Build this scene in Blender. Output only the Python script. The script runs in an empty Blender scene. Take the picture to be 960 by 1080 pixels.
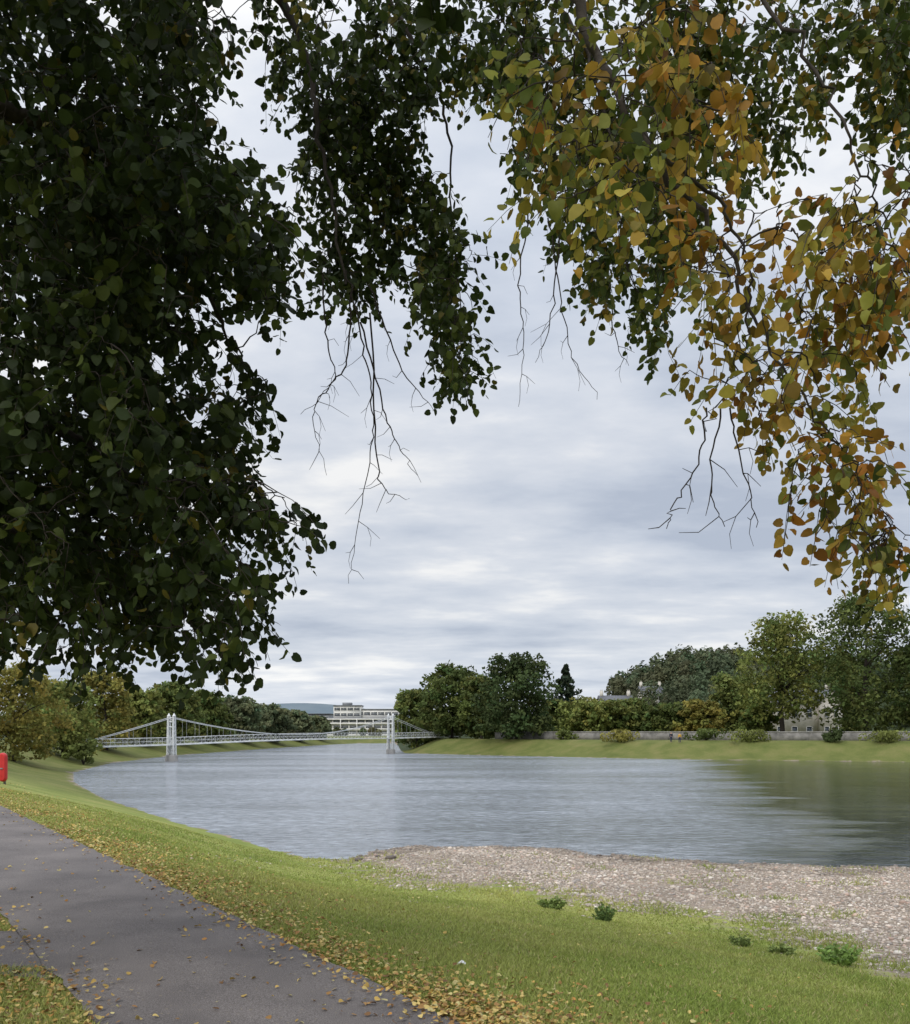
import bpy, math, random
import numpy as np
from mathutils import Vector, Matrix, noise as mnoise
random.seed(7); rng = np.random.default_rng(7)
S = bpy.context.scene; COL = S.collection
S.view_settings.view_transform = 'Standard'; S.view_settings.look = 'None'; S.view_settings.exposure = 0
WZ = -2.65; EYE = 1.6; HY = 772.0
ORG = {}
# ------------------------------------------------------------------ helpers
def up(px, py, Y): return np.array([(px-480)/960*Y, Y, EYE+(HY-py)/960*Y])
def sst(x): x = np.clip(x, 0, 1); return x*x*(3-2*x)
def nrm(v): return v/(np.sqrt((np.asarray(v)**2).sum(-1, keepdims=True))+1e-9)
def setp(o, label=None, cat=None, group=None, kind=None):
    if label: o['label'] = label
    if cat: o['category'] = cat
    if group: o['group'] = group
    if kind: o['kind'] = kind
    return o
def thing(name, label, cat, loc, group=None):
    e = bpy.data.objects.new(name, None); COL.objects.link(e); e.location = loc; e.empty_display_size = .3
    ORG[e] = np.array(loc, float)
    return setp(e, label, cat, group)
def mk(name, V, Fs, mat, parent=None, col=None, smooth=False):
    V = np.asarray(V, float)
    off = ORG.get(parent, np.zeros(3)) if parent else np.zeros(3)
    me = bpy.data.meshes.new(name)
    if not (isinstance(Fs, list) and isinstance(Fs[0], np.ndarray) and Fs[0].ndim == 2): Fs = [np.asarray(Fs)]
    Fs = [np.asarray(f, np.int64) for f in Fs if len(f)]
    me.vertices.add(len(V)); me.vertices.foreach_set('co', (V-off).astype(np.float32).ravel())
    loops = np.concatenate([f.ravel() for f in Fs])
    tot = np.concatenate([np.full(len(f), f.shape[1]) for f in Fs])
    st = np.concatenate([[0], np.cumsum(tot)[:-1]])
    me.loops.add(len(loops)); me.loops.foreach_set('vertex_index', loops.astype(np.int32))
    me.polygons.add(len(tot)); me.polygons.foreach_set('loop_start', st.astype(np.int32))
    me.polygons.foreach_set('loop_total', tot.astype(np.int32))
    if smooth: me.polygons.foreach_set('use_smooth', np.ones(len(tot), bool))
    me.update(calc_edges=True)
    if col is not None:
        a = me.color_attributes.new('Col', 'FLOAT_COLOR', 'POINT')
        c = np.ones((len(V), 4), np.float32); c[:, :3] = col
        a.data.foreach_set('color', c.ravel())
    me.materials.append(mat)
    o = bpy.data.objects.new(name, me); COL.objects.link(o)
    if parent: o.parent = parent
    ORG[o] = off
    return o
class MB:
    def __init__(s): s.V = []; s.F = {}; s.n = 0; s.C = []
    def add(s, V, F, c=None):
        V = np.asarray(V, float); F = np.asarray(F, np.int64)
        s.V.append(V); s.F.setdefault(F.shape[1], []).append(F+s.n); s.n += len(V)
        if c is not None: s.C.append(np.broadcast_to(np.asarray(c, float), (len(V), 3)))
        return s
    def box(s, c, d, ex=(1,0,0), ey=(0,1,0)):
        c = np.array(c, float); ex = np.array(ex, float); ey = np.array(ey, float); ez = np.cross(ex, ey)
        V = [c+ex*d[0]*.5*a+ey*d[1]*.5*b+ez*d[2]*.5*g for g in (-1,1) for b in (-1,1) for a in (-1,1)]
        return s.add(V, [(0,2,3,1),(4,5,7,6),(0,1,5,4),(2,6,7,3),(0,4,6,2),(1,3,7,5)])
    def tube(s, P, R, n=6, c=None):
        P = np.asarray(P, float); R = np.broadcast_to(np.asarray(R, float), (len(P),))
        T = nrm(np.gradient(P, axis=0)); ref = np.array([.31,.2,.93]) if abs(T[0][2]) < .8 else np.array([.9,.3,.1])
        U = nrm(np.cross(T, ref)); W = np.cross(T, U)
        a = np.arange(n)*2*math.pi/n
        V = P[:,None]+R[:,None,None]*(np.cos(a)[None,:,None]*U[:,None]+np.sin(a)[None,:,None]*W[:,None])
        F = []
        for i in range(len(P)-1):
            for k in range(n):
                k2 = (k+1) % n; F.append((i*n+k, i*n+k2, (i+1)*n+k2, (i+1)*n+k))
        return s.add(V.reshape(-1,3), F, c)
    def build(s, name, mat, parent=None, smooth=False):
        return mk(name, np.concatenate(s.V), [np.concatenate(f) for f in s.F.values()], mat, parent,
                  np.concatenate(s.C) if s.C else None, smooth)
# ------------------------------------------------------------------ materials
def newmat(name):
    m = bpy.data.materials.new(name); m.use_nodes = True; nt = m.node_tree; nt.nodes.clear()
    return m, nt, nt.nodes.new, nt.links.new
def noise_node(nt, scale, detail=4, vec=None, rough=.55):
    n = nt.nodes.new('ShaderNodeTexNoise'); n.inputs['Scale'].default_value = scale
    n.inputs['Detail'].default_value = detail; n.inputs['Roughness'].default_value = rough
    if vec is not None: nt.links.new(vec, n.inputs['Vector'])
    return n
def ramp(nt, fac, stops):
    r = nt.nodes.new('ShaderNodeValToRGB'); e = r.color_ramp.elements
    while len(e) < len(stops): e.new(.5)
    for k, (p, c) in enumerate(stops):
        e[k].position = p; e[k].color = (*c, 1) if len(c) == 3 else c
    nt.links.new(fac, r.inputs[0]); return r
def mixc(nt, fac, a, b, mode='MIX'):
    m = nt.nodes.new('ShaderNodeMix'); m.data_type = 'RGBA'; m.blend_type = mode
    for v, i in ((fac, 0), (a, 6), (b, 7)):
        if hasattr(v, 'is_linked'): nt.links.new(v, m.inputs[i])
        elif i == 0: m.inputs[0].default_value = v
        else: m.inputs[i].default_value = (*v, 1)
    return m.outputs[2]
def mth(nt, op, a, b=None, clamp=False):
    m = nt.nodes.new('ShaderNodeMath'); m.operation = op; m.use_clamp = clamp
    for i, v in enumerate((a, b)):
        if v is None: continue
        if hasattr(v, 'is_linked'): nt.links.new(v, m.inputs[i])
        else: m.inputs[i].default_value = v
    return m.outputs[0]
def mrange(nt, v, a, b, c, d):
    m = nt.nodes.new('ShaderNodeMapRange'); m.interpolation_type = 'SMOOTHSTEP'
    for i, q in enumerate((a, b, c, d)): m.inputs[i+1].default_value = q
    nt.links.new(v, m.inputs[0]); return m.outputs[0]
def objvec(nt, scale=(1,1,1)):
    t = nt.nodes.new('ShaderNodeTexCoord'); mp = nt.nodes.new('ShaderNodeMapping'); mp.inputs['Scale'].default_value = scale
    nt.links.new(t.outputs['Object'], mp.inputs['Vector']); return mp.outputs[0]
def finish(nt, color, rough=.8, bump=None, bstr=.4, bdist=.02, spec=.3):
    p = nt.nodes.new('ShaderNodeBsdfPrincipled'); o = nt.nodes.new('ShaderNodeOutputMaterial')
    if hasattr(color, 'is_linked'): nt.links.new(color, p.inputs['Base Color'])
    else: p.inputs['Base Color'].default_value = (*color, 1)
    p.inputs['Roughness'].default_value = rough; p.inputs['Specular IOR Level'].default_value = spec
    if bump is not None:
        b = nt.nodes.new('ShaderNodeBump'); b.inputs['Strength'].default_value = bstr; b.inputs['Distance'].default_value = bdist
        nt.links.new(bump, b.inputs['Height']); nt.links.new(b.outputs[0], p.inputs['Normal'])
    nt.links.new(p.outputs[0], o.inputs[0]); return p
def pmat(name, c1, c2, scale=3, rough=.7, bstr=.3, spec=.3):
    m, nt, N, L = newmat(name); v = objvec(nt); n = noise_node(nt, scale, 6, v)
    r = ramp(nt, n.outputs['Fac'], [(.3, c1), (.7, c2)]); finish(nt, r.outputs[0], rough, n.outputs['Fac'], bstr, .02, spec); return m
def leafmat(name, trans=.3, rough=.5, spec=.3):
    m, nt, N, L = newmat(name); a = N('ShaderNodeAttribute'); a.attribute_name = 'Col'
    v = objvec(nt); n = noise_node(nt, 40, 2, v)
    c = mixc(nt, .3, a.outputs['Color'], mixc(nt, n.outputs['Fac'], (.4,.4,.4), (1.7,1.6,1.4)), 'MULTIPLY')
    p = N('ShaderNodeBsdfPrincipled'); p.inputs['Roughness'].default_value = rough; p.inputs['Specular IOR Level'].default_value = spec
    t = N('ShaderNodeBsdfTranslucent'); mx = N('ShaderNodeMixShader'); mx.inputs[0].default_value = trans; o = N('ShaderNodeOutputMaterial')
    L(c, p.inputs['Base Color']); L(c, t.inputs['Color']); L(p.outputs[0], mx.inputs[1]); L(t.outputs[0], mx.inputs[2]); L(mx.outputs[0], o.inputs[0])
    return m
M_leaf = leafmat('broad_leaf', .38, .6, .18)
M_far = leafmat('far_leaf', .3, .7, .12)
M_grass = leafmat('grass_blade', .3, .6, .2)
M_dead = leafmat('fallen_leaf', .1, .7, .2)
M_bark = pmat('bark', (.022,.017,.013), (.06,.048,.04), 14, .9, .8)
M_twig = pmat('twig_bark', (.018,.013,.01), (.045,.034,.027), 30, .85, .3)
M_white = pmat('white_paint', (.66,.68,.68), (.82,.82,.8), 2, .5, .1)
M_cable = pmat('cable_paint', (.55,.57,.58), (.7,.71,.71), 2, .5, .1)
M_stonewall = pmat('wall_stone', (.13,.125,.115), (.34,.32,.295), .9, .9, .6)
M_coping = pmat('coping_stone', (.27,.26,.24), (.42,.4,.38), 1.4, .9, .3)
M_sand = pmat('sandstone', (.54,.5,.42), (.7,.65,.57), 1.2, .9, .3)
M_slate = pmat('slate', (.09,.095,.105), (.17,.17,.18), 3, .7, .4)
M_render = pmat('white_render', (.78,.765,.71), (.87,.85,.8), .6, .8, .1)
M_grey = pmat('grey_cladding', (.2,.21,.22), (.28,.29,.3), .8, .7, .1)
M_red = pmat('red_plastic', (.5,.02,.02), (.62,.03,.03), 4, .4, .05, .5)
M_post = pmat('grey_post', (.2,.2,.2), (.3,.3,.3), 6, .6, .1)
m, nt, N, L = newmat('window_glass'); finish(nt, (.06,.075,.09), .12, None, spec=.6); M_glass = m
M_skin = pmat('skin', (.45,.28,.2), (.5,.32,.24), 20, .6, 0)
M_coat1 = pmat('dark_cloth', (.02,.025,.04), (.035,.04,.06), 20, .9, .1)
M_coat2 = pmat('ochre_cloth', (.5,.3,.04), (.6,.36,.05), 20, .9, .1)
M_trous = pmat('denim', (.03,.04,.07), (.05,.06,.1), 20, .9, .1)
M_hair = pmat('hair', (.03,.02,.015), (.06,.04,.03), 30, .8, .2)
M_paper = pmat('white_paper', (.75,.75,.73), (.85,.85,.83), 20, .8, .1)
# ------------------------------------------------------------------ terrain shape
SL = np.array([(260,-70),(120,-5),(45,22),(14.3,28.4),(9.8,29.4),(7,30.4),(4.8,32),(2.8,33.8),(-1.8,34),(-2.8,32.2),(-3.7,30.4),(-5.1,30.6),(-11.9,40.8),(-22.5,58),(-32.4,77),(-40,95),(-47,124),(-50.5,163),(-48,230),(-42,300),(-36,338),(-22,342)], float)
SR = np.array([(-19,300),(-13,215),(-10,181),(6.8,164),(32,142),(64,128),(140,97),(260,55),(420,-20)], float)
RIV = np.concatenate([SL, SR])
def segd(P, poly):
    best = np.full(len(P), 1e9)
    for a, b in zip(poly[:-1], poly[1:]):
        ab = b-a; t = np.clip(((P-a)@ab)/(ab@ab), 0, 1); q = P-(a+t[:,None]*ab)
        best = np.minimum(best, np.hypot(q[:,0], q[:,1]))
    return best
def inside(P, poly):
    poly = np.asarray(poly, float)
    r = np.zeros(len(P), bool); x, y = P[:,0], P[:,1]; j = len(poly)-1
    for i in range(len(poly)):
        xi, yi = poly[i]; xj, yj = poly[j]
        c = ((yi > y) != (yj > y)) & (x < (xj-xi)*(y-yi)/((yj-yi)+1e-12)+xi); r ^= c; j = i
    return r
def pathS(x, y): return .831*x+.557*(y-5)
def wig(x, y): return .6*np.sin(x*.9+1.3*np.sin(y*.5))+.4*np.sin(y*1.3+.7*np.sin(x*.8))
def ground(x, y):
    x = np.atleast_1d(np.asarray(x, float)); y = np.atleast_1d(np.asarray(y, float)); P = np.stack([x, y], 1)
    dL = segd(P, SL); dR = segd(P, SR); ins = inside(P, RIV)
    s = np.maximum(0, pathS(x, y)-.25); u = s/(s+dL+1e-6)
    hb = np.interp(u, [0,.08,.2,.42,.57,.8,1], [0,.12,.38,.78,.87,.95,1]); hn = u**1.1
    w = sst((x+10)/7); zl = WZ*(hn*(1-w)+hb*w)
    zb = WZ-WZ*sst(dL/11); wf = sst((y-45)/40)
    zl = zl*(1-wf)+np.maximum(zl, zb)*wf
    zl = zl+.035*wig(x, y)*np.clip(s/2, 0, 1)*np.clip(dL/3, 0, 1)
    zr = WZ+2.85*sst(dR/9.5)+23*sst((y-210)/140)*sst((x-15)/75)
    z = np.where(dL < dR, zl, zr)
    d = np.minimum(dL, dR)
    z = np.where(ins, WZ-.01-np.minimum(1.6, .07*d), np.maximum(z, WZ+.05*np.clip(d, 0, 1)))
    near = (y < 60) & (y > 10)
    return z+np.where(near, (.035*wig(x*2.3, y*2.1)+.03*wig(x*5.1+2, y*4.7))*np.exp(-d/.9), 0)
def ground_at(px, py):
    Y = np.geomspace(3, 420, 6000); X = (px-480)/960*Y; Z = EYE+(HY-py)/960*Y
    g = ground(X, Y); k = np.argmax(Z <= g); return np.array([X[k], Y[k], g[k]])
gedge = [(355,906),(374,910),(400,922),(445,935),(520,934),(560,940),(600,950),(680,958),(760,968),(820,985),(870,1003),(920,1022),(965,1037),(1080,1072)]
GE = np.array([ground_at(*p)[:2] for p in gedge])
GP = np.concatenate([GE, [(22,14),(60,10),(45,22.5)], SL[3:11]+np.array([0,.6])])
def gravel_mask(x, y):
    P = np.stack([x, y], 1); ins = inside(P, GP); d = segd(P, GE)
    sd = np.where(ins, d, -np.minimum(d, segd(P, np.concatenate([GP, GP[:1]]))))
    return np.clip(.5+sd/3.8, 0, 1)
def litter(x, y):
    s = pathS(x, y); far = np.clip((y-9)/10, 0, 1)
    a = np.where(s > 0, np.exp(-np.abs(s)/(.42+.8*far)), .55*np.exp(np.clip((s+1.65)/1.5, -50, 2)))
    return np.clip(a, 0, 1)
def in_path(x, y):
    s = pathS(x, y); return ((s > -1.66) & (s < .0)) | ((s <= -1.6) & (y > 6.15) & (y < 7.25-.02*(x+3)))
def axis(lo, hi, step, gl, gh, lo2, hi2):
    a = list(np.arange(lo, hi, step)); s = step
    while a[-1] < hi2: s = min(s*(gh if a[-1] < 330 else 1.12), 150); a.append(a[-1]+s)
    b = []; s = step; v = lo
    while v > lo2: s = min(s*gl, 150); v -= s; b.append(v)
    return np.array(b[::-1]+a)
xs = axis(-22, 22, .25, 1.045, 1.045, -2600, 2600); ys = axis(0, 38, .25, 1.15, 1.013, -120, 3200)
GX, GY = np.meshgrid(xs, ys); x = GX.ravel(); y = GY.ravel(); z = ground(x, y)
nx, ny = len(xs), len(ys)
idx = np.arange(nx*ny).reshape(ny, nx)
Fq = np.stack([idx[:-1,:-1].ravel(), idx[:-1,1:].ravel(), idx[1:,1:].ravel(), idx[1:,:-1].ravel()], 1)
gm = gravel_mask(x, y); insR = inside(np.stack([x, y], 1), RIV); gm = np.where(insR, 1, gm)
lit = litter(x, y)*(y < 90)*(y > -20); wdm = sst((y-198)/14)*(x > -20)+sst((y-150)/60)*(x < -62)
m, nt, N, L = newmat('riverside_ground')
a = N('ShaderNodeAttribute'); a.attribute_name = 'Col'; sp = N('ShaderNodeSeparateColor'); L(a.outputs['Color'], sp.inputs[0])
v = objvec(nt); sxyz = N('ShaderNodeSeparateXYZ'); L(v, sxyz.inputs[0])
n1 = noise_node(nt, .35, 5, v); n2 = noise_node(nt, 7, 6, v, .7); n3 = noise_node(nt, 1.7, 6, v); n4 = noise_node(nt, .8, 4, v)
gr = ramp(nt, n1.outputs['Fac'], [(.3, (.18,.225,.052)), (.5, (.25,.285,.075)), (.72, (.335,.33,.108))])
gr2 = mixc(nt, .5, gr.outputs[0], ramp(nt, n2.outputs['Fac'], [(.3, (.5,.55,.45)), (.7, (1.4,1.35,1.2))]).outputs[0], 'MULTIPLY')
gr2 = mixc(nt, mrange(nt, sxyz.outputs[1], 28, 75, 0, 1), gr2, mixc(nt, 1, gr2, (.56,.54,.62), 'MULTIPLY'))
lt = mth(nt, 'MULTIPLY', sp.outputs[1], mth(nt, 'SUBTRACT', mth(nt, 'MULTIPLY', n2.outputs['Fac'], 3), .9, True))
gr3 = mixc(nt, mth(nt, 'MULTIPLY', lt, .85, True), gr2, (.26,.18,.075))
gr3 = mixc(nt, sp.outputs[2], gr3, (.045,.06,.026))
vo = N('ShaderNodeTexVoronoi'); vo.inputs['Scale'].default_value = 24; L(v, vo.inputs['Vector'])
hs = N('ShaderNodeSeparateColor'); L(vo.outputs['Color'], hs.inputs[0])
st = ramp(nt, hs.outputs[0], [(0, (.32,.27,.225)), (.5, (.43,.37,.305)), (1, (.53,.465,.39))])
st2 = mixc(nt, 1, st.outputs[0], ramp(nt, vo.outputs['Distance'], [(.0, (1,1,1)), (.6, (.62,.59,.56))]).outputs[0], 'MULTIPLY')
st2 = mixc(nt, 1, st2, ramp(nt, n4.outputs['Fac'], [(.35, (.72,.7,.66)), (.65, (1.12,1.08,1.03))]).outputs[0], 'MULTIPLY')
gk = mth(nt, 'ADD', sp.outputs[0], mth(nt, 'MULTIPLY', mth(nt, 'SUBTRACT', n3.outputs['Fac'], .5), 2.1))
gk = mth(nt, 'MULTIPLY', mth(nt, 'SUBTRACT', gk, .38), 3.5, True)
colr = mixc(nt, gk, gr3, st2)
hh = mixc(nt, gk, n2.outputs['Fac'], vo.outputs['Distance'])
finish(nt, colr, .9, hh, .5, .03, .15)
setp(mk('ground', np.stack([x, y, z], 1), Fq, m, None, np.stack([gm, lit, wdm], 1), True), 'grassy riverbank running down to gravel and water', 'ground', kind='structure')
# water
m, nt, N, L = newmat('river_water')
v0 = objvec(nt); sxyz = N('ShaderNodeSeparateXYZ'); L(v0, sxyz.inputs[0])
v1 = objvec(nt, (.8,1.9,1)); v2 = objvec(nt, (.03,.11,1)); v3 = objvec(nt, (2.4,5,1)); v4 = objvec(nt, (.22,.6,1))
w1 = noise_node(nt, 1.5, 4, v1, .6); w2 = noise_node(nt, 1, 6, v2, .65); w3 = noise_node(nt, 1.2, 3, v3); w4 = noise_node(nt, 1, 3, v4)
hsum = mth(nt, 'ADD', mth(nt, 'ADD', w1.outputs['Fac'], mth(nt, 'MULTIPLY', w3.outputs['Fac'], .4)), mth(nt, 'MULTIPLY', w4.outputs['Fac'], 1.2))
fx = mth(nt, 'MULTIPLY', mth(nt, 'MULTIPLY', mrange(nt, sxyz.outputs[0], -2, 3, 0, 1), mrange(nt, sxyz.outputs[0], 6, 12, 1, 0)), mth(nt, 'MULTIPLY', mrange(nt, sxyz.outputs[1], 29.5, 31, 0, 1), mrange(nt, sxyz.outputs[1], 32, 46, 1, 0)))
w5 = noise_node(nt, 2.6, 6, objvec(nt, (.55,2.4,1)), .75)
foam = mth(nt, 'MULTIPLY', mrange(nt, w5.outputs['Fac'], .55, .74, 0, .6), fx)
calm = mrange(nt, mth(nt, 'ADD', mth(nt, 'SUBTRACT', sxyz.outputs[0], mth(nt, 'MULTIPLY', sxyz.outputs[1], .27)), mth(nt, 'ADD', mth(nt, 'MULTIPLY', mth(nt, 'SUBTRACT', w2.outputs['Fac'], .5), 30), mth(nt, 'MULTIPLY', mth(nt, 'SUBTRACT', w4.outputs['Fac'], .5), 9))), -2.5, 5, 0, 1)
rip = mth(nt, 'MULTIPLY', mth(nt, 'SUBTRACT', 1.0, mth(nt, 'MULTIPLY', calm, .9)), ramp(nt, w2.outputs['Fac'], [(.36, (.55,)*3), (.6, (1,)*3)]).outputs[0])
tex = ramp(nt, mth(nt, 'ADD', mth(nt, 'MULTIPLY', w1.outputs['Fac'], .6), mth(nt, 'MULTIPLY', w3.outputs['Fac'], .4)), [(.36, (.35,)*3), (.5, (.9,)*3), (.64, (1.6,)*3)])  # light and dark of the ripples, painted into the base colour
colw = mixc(nt, rip, (.01,.013,.013), mixc(nt, 1, (.29,.32,.355), tex.outputs[0], 'MULTIPLY'))  # pale base colour stands in for sky reflected off rippled water
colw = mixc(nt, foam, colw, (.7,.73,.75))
p = finish(nt, colw, .07, None, spec=.5)
L(mth(nt, 'ADD', mth(nt, 'MULTIPLY', foam, .5), mth(nt, 'ADD', .04, mth(nt, 'MULTIPLY', rip, .2))), p.inputs['Roughness'])
L(mth(nt, 'ADD', 1.22, mth(nt, 'MULTIPLY', rip, .75)), p.inputs['IOR'])
b = N('ShaderNodeBump'); b.inputs['Distance'].default_value = .4
L(rip, b.inputs['Strength'])
L(hsum, b.inputs['Height']); L(b.outputs[0], p.inputs['Normal'])
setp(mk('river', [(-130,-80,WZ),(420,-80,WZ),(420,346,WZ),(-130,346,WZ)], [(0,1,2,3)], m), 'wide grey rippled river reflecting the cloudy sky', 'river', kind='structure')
# path
m, nt, N, L = newmat('asphalt'); v = objvec(nt); n1 = noise_node(nt, 160, 3, v); n2 = noise_node(nt, 1.1, 5, v); n3 = noise_node(nt, 35, 2, v)
c = mixc(nt, 1, ramp(nt, n1.outputs['Fac'], [(.3, (.085,.077,.073)), (.55, (.185,.168,.16)), (.75, (.34,.315,.3))]).outputs[0],
         ramp(nt, n2.outputs['Fac'], [(.3, (.75,.74,.74)), (.7, (1.2,1.17,1.14))]).outputs[0], 'MULTIPLY')
c = mixc(nt, mrange(nt, n3.outputs['Fac'], .66, .72, 0, .6), c, (.32,.26,.17))
finish(nt, c, .9, n1.outputs['Fac'], .5, .006, .15); M_asph = m
e = np.array([-.557,.831]); nn = np.array([.831,.557]); V = []; F = []
ts = np.arange(-14, 70, .12)
for i, t in enumerate(ts):
    jl = .05*mnoise.noise(Vector((t*2.2, 3, 0)))+.02*mnoise.noise(Vector((t*9, 5, 0))); jr = .05*mnoise.noise(Vector((t*2.2, 9, 0)))+.02*mnoise.noise(Vector((t*9, 1, 0)))
    for k in range(6):
        s = (-1.65+jl)*(1-k/5)+(0+jr)*k/5
        q = np.array([0,5])+e*t+nn*s; V.append((q[0], q[1], .016+.012*math.sin(math.pi*k/5)))
    if i: 
        for k in range(5): F.append(((i-1)*6+k, (i-1)*6+k+1, i*6+k+1, i*6+k))
setp(mk('path', V, F, M_asph, smooth=True), 'tarmac riverside footpath scattered with leaves', 'path', kind='structure')
V = []; F = []
for i, xx in enumerate(np.arange(-2.6, -15, -.15)):
    j = .04*mnoise.noise(Vector((xx*3, 3, 2)))
    fl = max(0, .5-abs(xx+2.6)*.5)
    V += [(xx, 6.15+j-fl*.6, .010), (xx, 7.25+j-.02*(xx+3)+fl*.6, .010)]
    if i: F.append((2*i-2, 2*i, 2*i+1, 2*i-1))
setp(mk('side_path', V, F, M_asph), 'short tarmac spur leaving the footpath on the left', 'path', kind='structure')
# ------------------------------------------------------------------ leaves
LT = np.array([(0,0,0),(.33,0,0),(.68,0,0),(1.0,0,-.05),(-.08,.24,.03),(.2,.48,.08),(.58,.43,.07),(.86,.22,.0),(-.08,-.24,.03),(.2,-.48,.08),(.58,-.43,.07),(.86,-.22,.0)])
LF = np.array([(0,1,5,4),(1,2,6,5),(2,3,7,6),(0,8,9,1),(1,9,10,2),(2,10,11,3)])
def leaves(P, A, Nn, s, c):
    n = len(P); A = nrm(A); Nn = nrm(Nn-(Nn*A).sum(1, keepdims=True)*A); B = np.cross(Nn, A)
    curl = rng.uniform(-1, 3.2, (n,1,1)); wd = rng.uniform(.72, 1.12, (n,1,1)); s = np.asarray(s).reshape(n,1,1)
    bend = rng.uniform(-.5, .22, (n,1,1))*LT[None,:,0:1]**2; skw = rng.uniform(-.3, .3, (n,1,1))*LT[None,:,1:2]
    V = P[:,None]+s*(LT[None,:,0:1]*A[:,None]+LT[None,:,1:2]*wd*B[:,None]+(LT[None,:,2:3]*curl+bend+skw)*Nn[:,None])
    F = LF[None]+(np.arange(n)*12)[:,None,None]
    return V.reshape(-1,3), F.reshape(-1,4), np.repeat(c[:,None], 12, 1).reshape(-1,3)
# ------------------------------------------------------------------ the overhanging tree
def pin(n, poly):
    poly = np.array(poly, float); lo, hi = poly.min(0), poly.max(0); out = []
    while len(out) < n:
        q = rng.uniform(lo, hi, (n*2, 2)); out += list(q[inside(q, poly)])
    return np.array(out[:n])
def proj(p): return np.array([[480+p[0]/p[1]*960, HY-(p[2]-EYE)/p[1]*960]])
def sprays(poly, n, y0, y1, gap, flow, fs=1.5, ln=6):
    # pendulous sprays: runs of clumps that follow the hang of the bough
    out = []
    while len(out) < n:
        for (px, py) in pin(max(8, n//ln), poly):
            p = up(px, py, rng.uniform(y0, y1))
            if mnoise.noise(Vector(p*fs*.8)) < gap+rng.uniform(-.05, .05): continue
            d = np.array(flow, float)+rng.normal(0, .3, 3)*np.array([1,1,.5]); st = rng.uniform(.08, .13)
            for i in range(int(rng.integers(3, ln+3))):
                if not inside(proj(p), poly)[0]: break
                out.append(p+rng.normal(0, .035, 3)); p = p+nrm(d)*st; d = d+np.array([0,0,-.14])
    return np.array(out[:n])
TB = np.array([-4.7, 4.2, 0.]); tree = thing('overhanging_tree', 'large overhanging tree in the foreground, dark green at left and orange yellow at right', 'tree', TB)
tp = [TB+(0,0,-.3), TB+(0,0,.15), TB+(.05,0,.8), TB+(.15,.05,2.2), TB+(.2,.05,3.6), TB+(.35,.1,5.2), TB+(.5,.2,7.2)]
MB().tube(tp, [.62,.46,.38,.34,.3,.22,.12], 14).build('trunk', M_bark, tree, True)
def cr(P, n=10):
    P = np.array(P, float); Q = np.concatenate([[2*P[0]-P[1]], P, [2*P[-1]-P[-2]]]); out = []
    for i in range(1, len(Q)-2):
        for t in np.linspace(0, 1, n, endpoint=False):
            a, b, c, d = Q[i-1:i+3]
            out.append(.5*(2*b+(c-a)*t+(2*a-5*b+4*c-d)*t*t+(3*b-a-3*c+d)*t**3))
    return np.array(out+[P[-1]])
T1, T2, T3, T4 = TB+(.2,.05,2.5), TB+(.25,.05,3.4), TB+(.4,.1,5.), TB+(.48,.15,6.4)
limbs = [
 ([T2, up(-150,110,4.8), up(20,120,5.2), up(150,200,5.6), up(230,330,5.8), up(265,400,5.8)], .1, .004),
 ([T1, up(-150,380,4.6), up(-20,400,5), up(90,470,5.3), up(180,520,5.5), up(255,505,5.6), up(300,525,5.6)], .085, .003),
 ([T1-(0,0,.4), up(-120,540,5), up(0,560,5.4), up(80,600,5.8), up(170,630,6), up(250,660,6)], .07, .003),
 ([T3, up(-100,-250,4.8), up(100,-180,5.5), up(250,-80,6.2), up(322,60,6.6), up(340,160,6.6), up(365,300,6.6)], .1, .009),
 ([up(250,-80,6.2), up(380,-40,6.6), up(440,60,6.8), up(470,120,6.9), up(478,250,6.9), up(490,360,6.9)], .032, .003),
 ([up(380,-40,6.6), up(520,-60,6.6), up(600,20,6.5), up(645,150,6.4), up(660,280,6.4), up(695,340,6.4)], .028, .003),
 ([T4, up(250,-480,3.9), up(480,-240,3.7), up(590,-40,3.7), up(650,95,3.65), up(748,240,3.6), up(800,345,3.6), up(850,425,3.6), up(902,495,3.6), up(940,555,3.6)], .085, .0035),
 ([up(700,165,3.6), up(768,225,3.7), up(790,320,3.7), up(775,390,3.7), up(745,455,3.7)], .009, .0025),
 ([up(590,-40,3.7), up(740,-60,3.7), up(850,60,3.6), up(910,180,3.5), up(940,250,3.5)], .014, .003),
 ([up(520,-60,6.6), up(740,-90,6.6), up(860,-20,6.6), up(930,70,6.6)], .02, .004),
 ([T2, TB+(.2,-1.2,5.2), TB+(1.6,-2.4,6.4), TB+(3.2,-2.8,7.2)], .1, .02),
 ([T3, TB+(-1.5,.6,6.6), TB+(-2.8,1,7.8)], .09, .02)]
nodes = []
for li, (P, r0, r1) in enumerate(limbs):
    C = cr(P); rr = r1+(r0-r1)*(1-np.linspace(0, 1, len(C)))**(3.2 if li == 6 else 1.5)
    C[1:-1] += rng.normal(0, .012, (len(C)-2, 3))
    MB().tube(C, rr, 8).build('bough', M_bark, tree, True); nodes += list(C[3:])
A = [(-40,-40),(240,-40),(226,30),(240,90),(278,150),(302,205),(322,250),(308,310),(296,355),(262,335),(222,320),(248,370),(288,430),(246,465),(262,505),(326,560),(300,595),(250,545),(225,555),(285,625),(258,650),(270,690),(225,724),(200,690),(150,665),(130,695),(112,712),(80,690),(40,700),(0,715),(-40,715)]
A2 = [(-250,-60),(200,-60),(214,120),(226,260),(200,300),(218,380),(226,450),(206,520),(212,600),(188,650),(120,650),(60,650),(0,670),(-250,670)]
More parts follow.
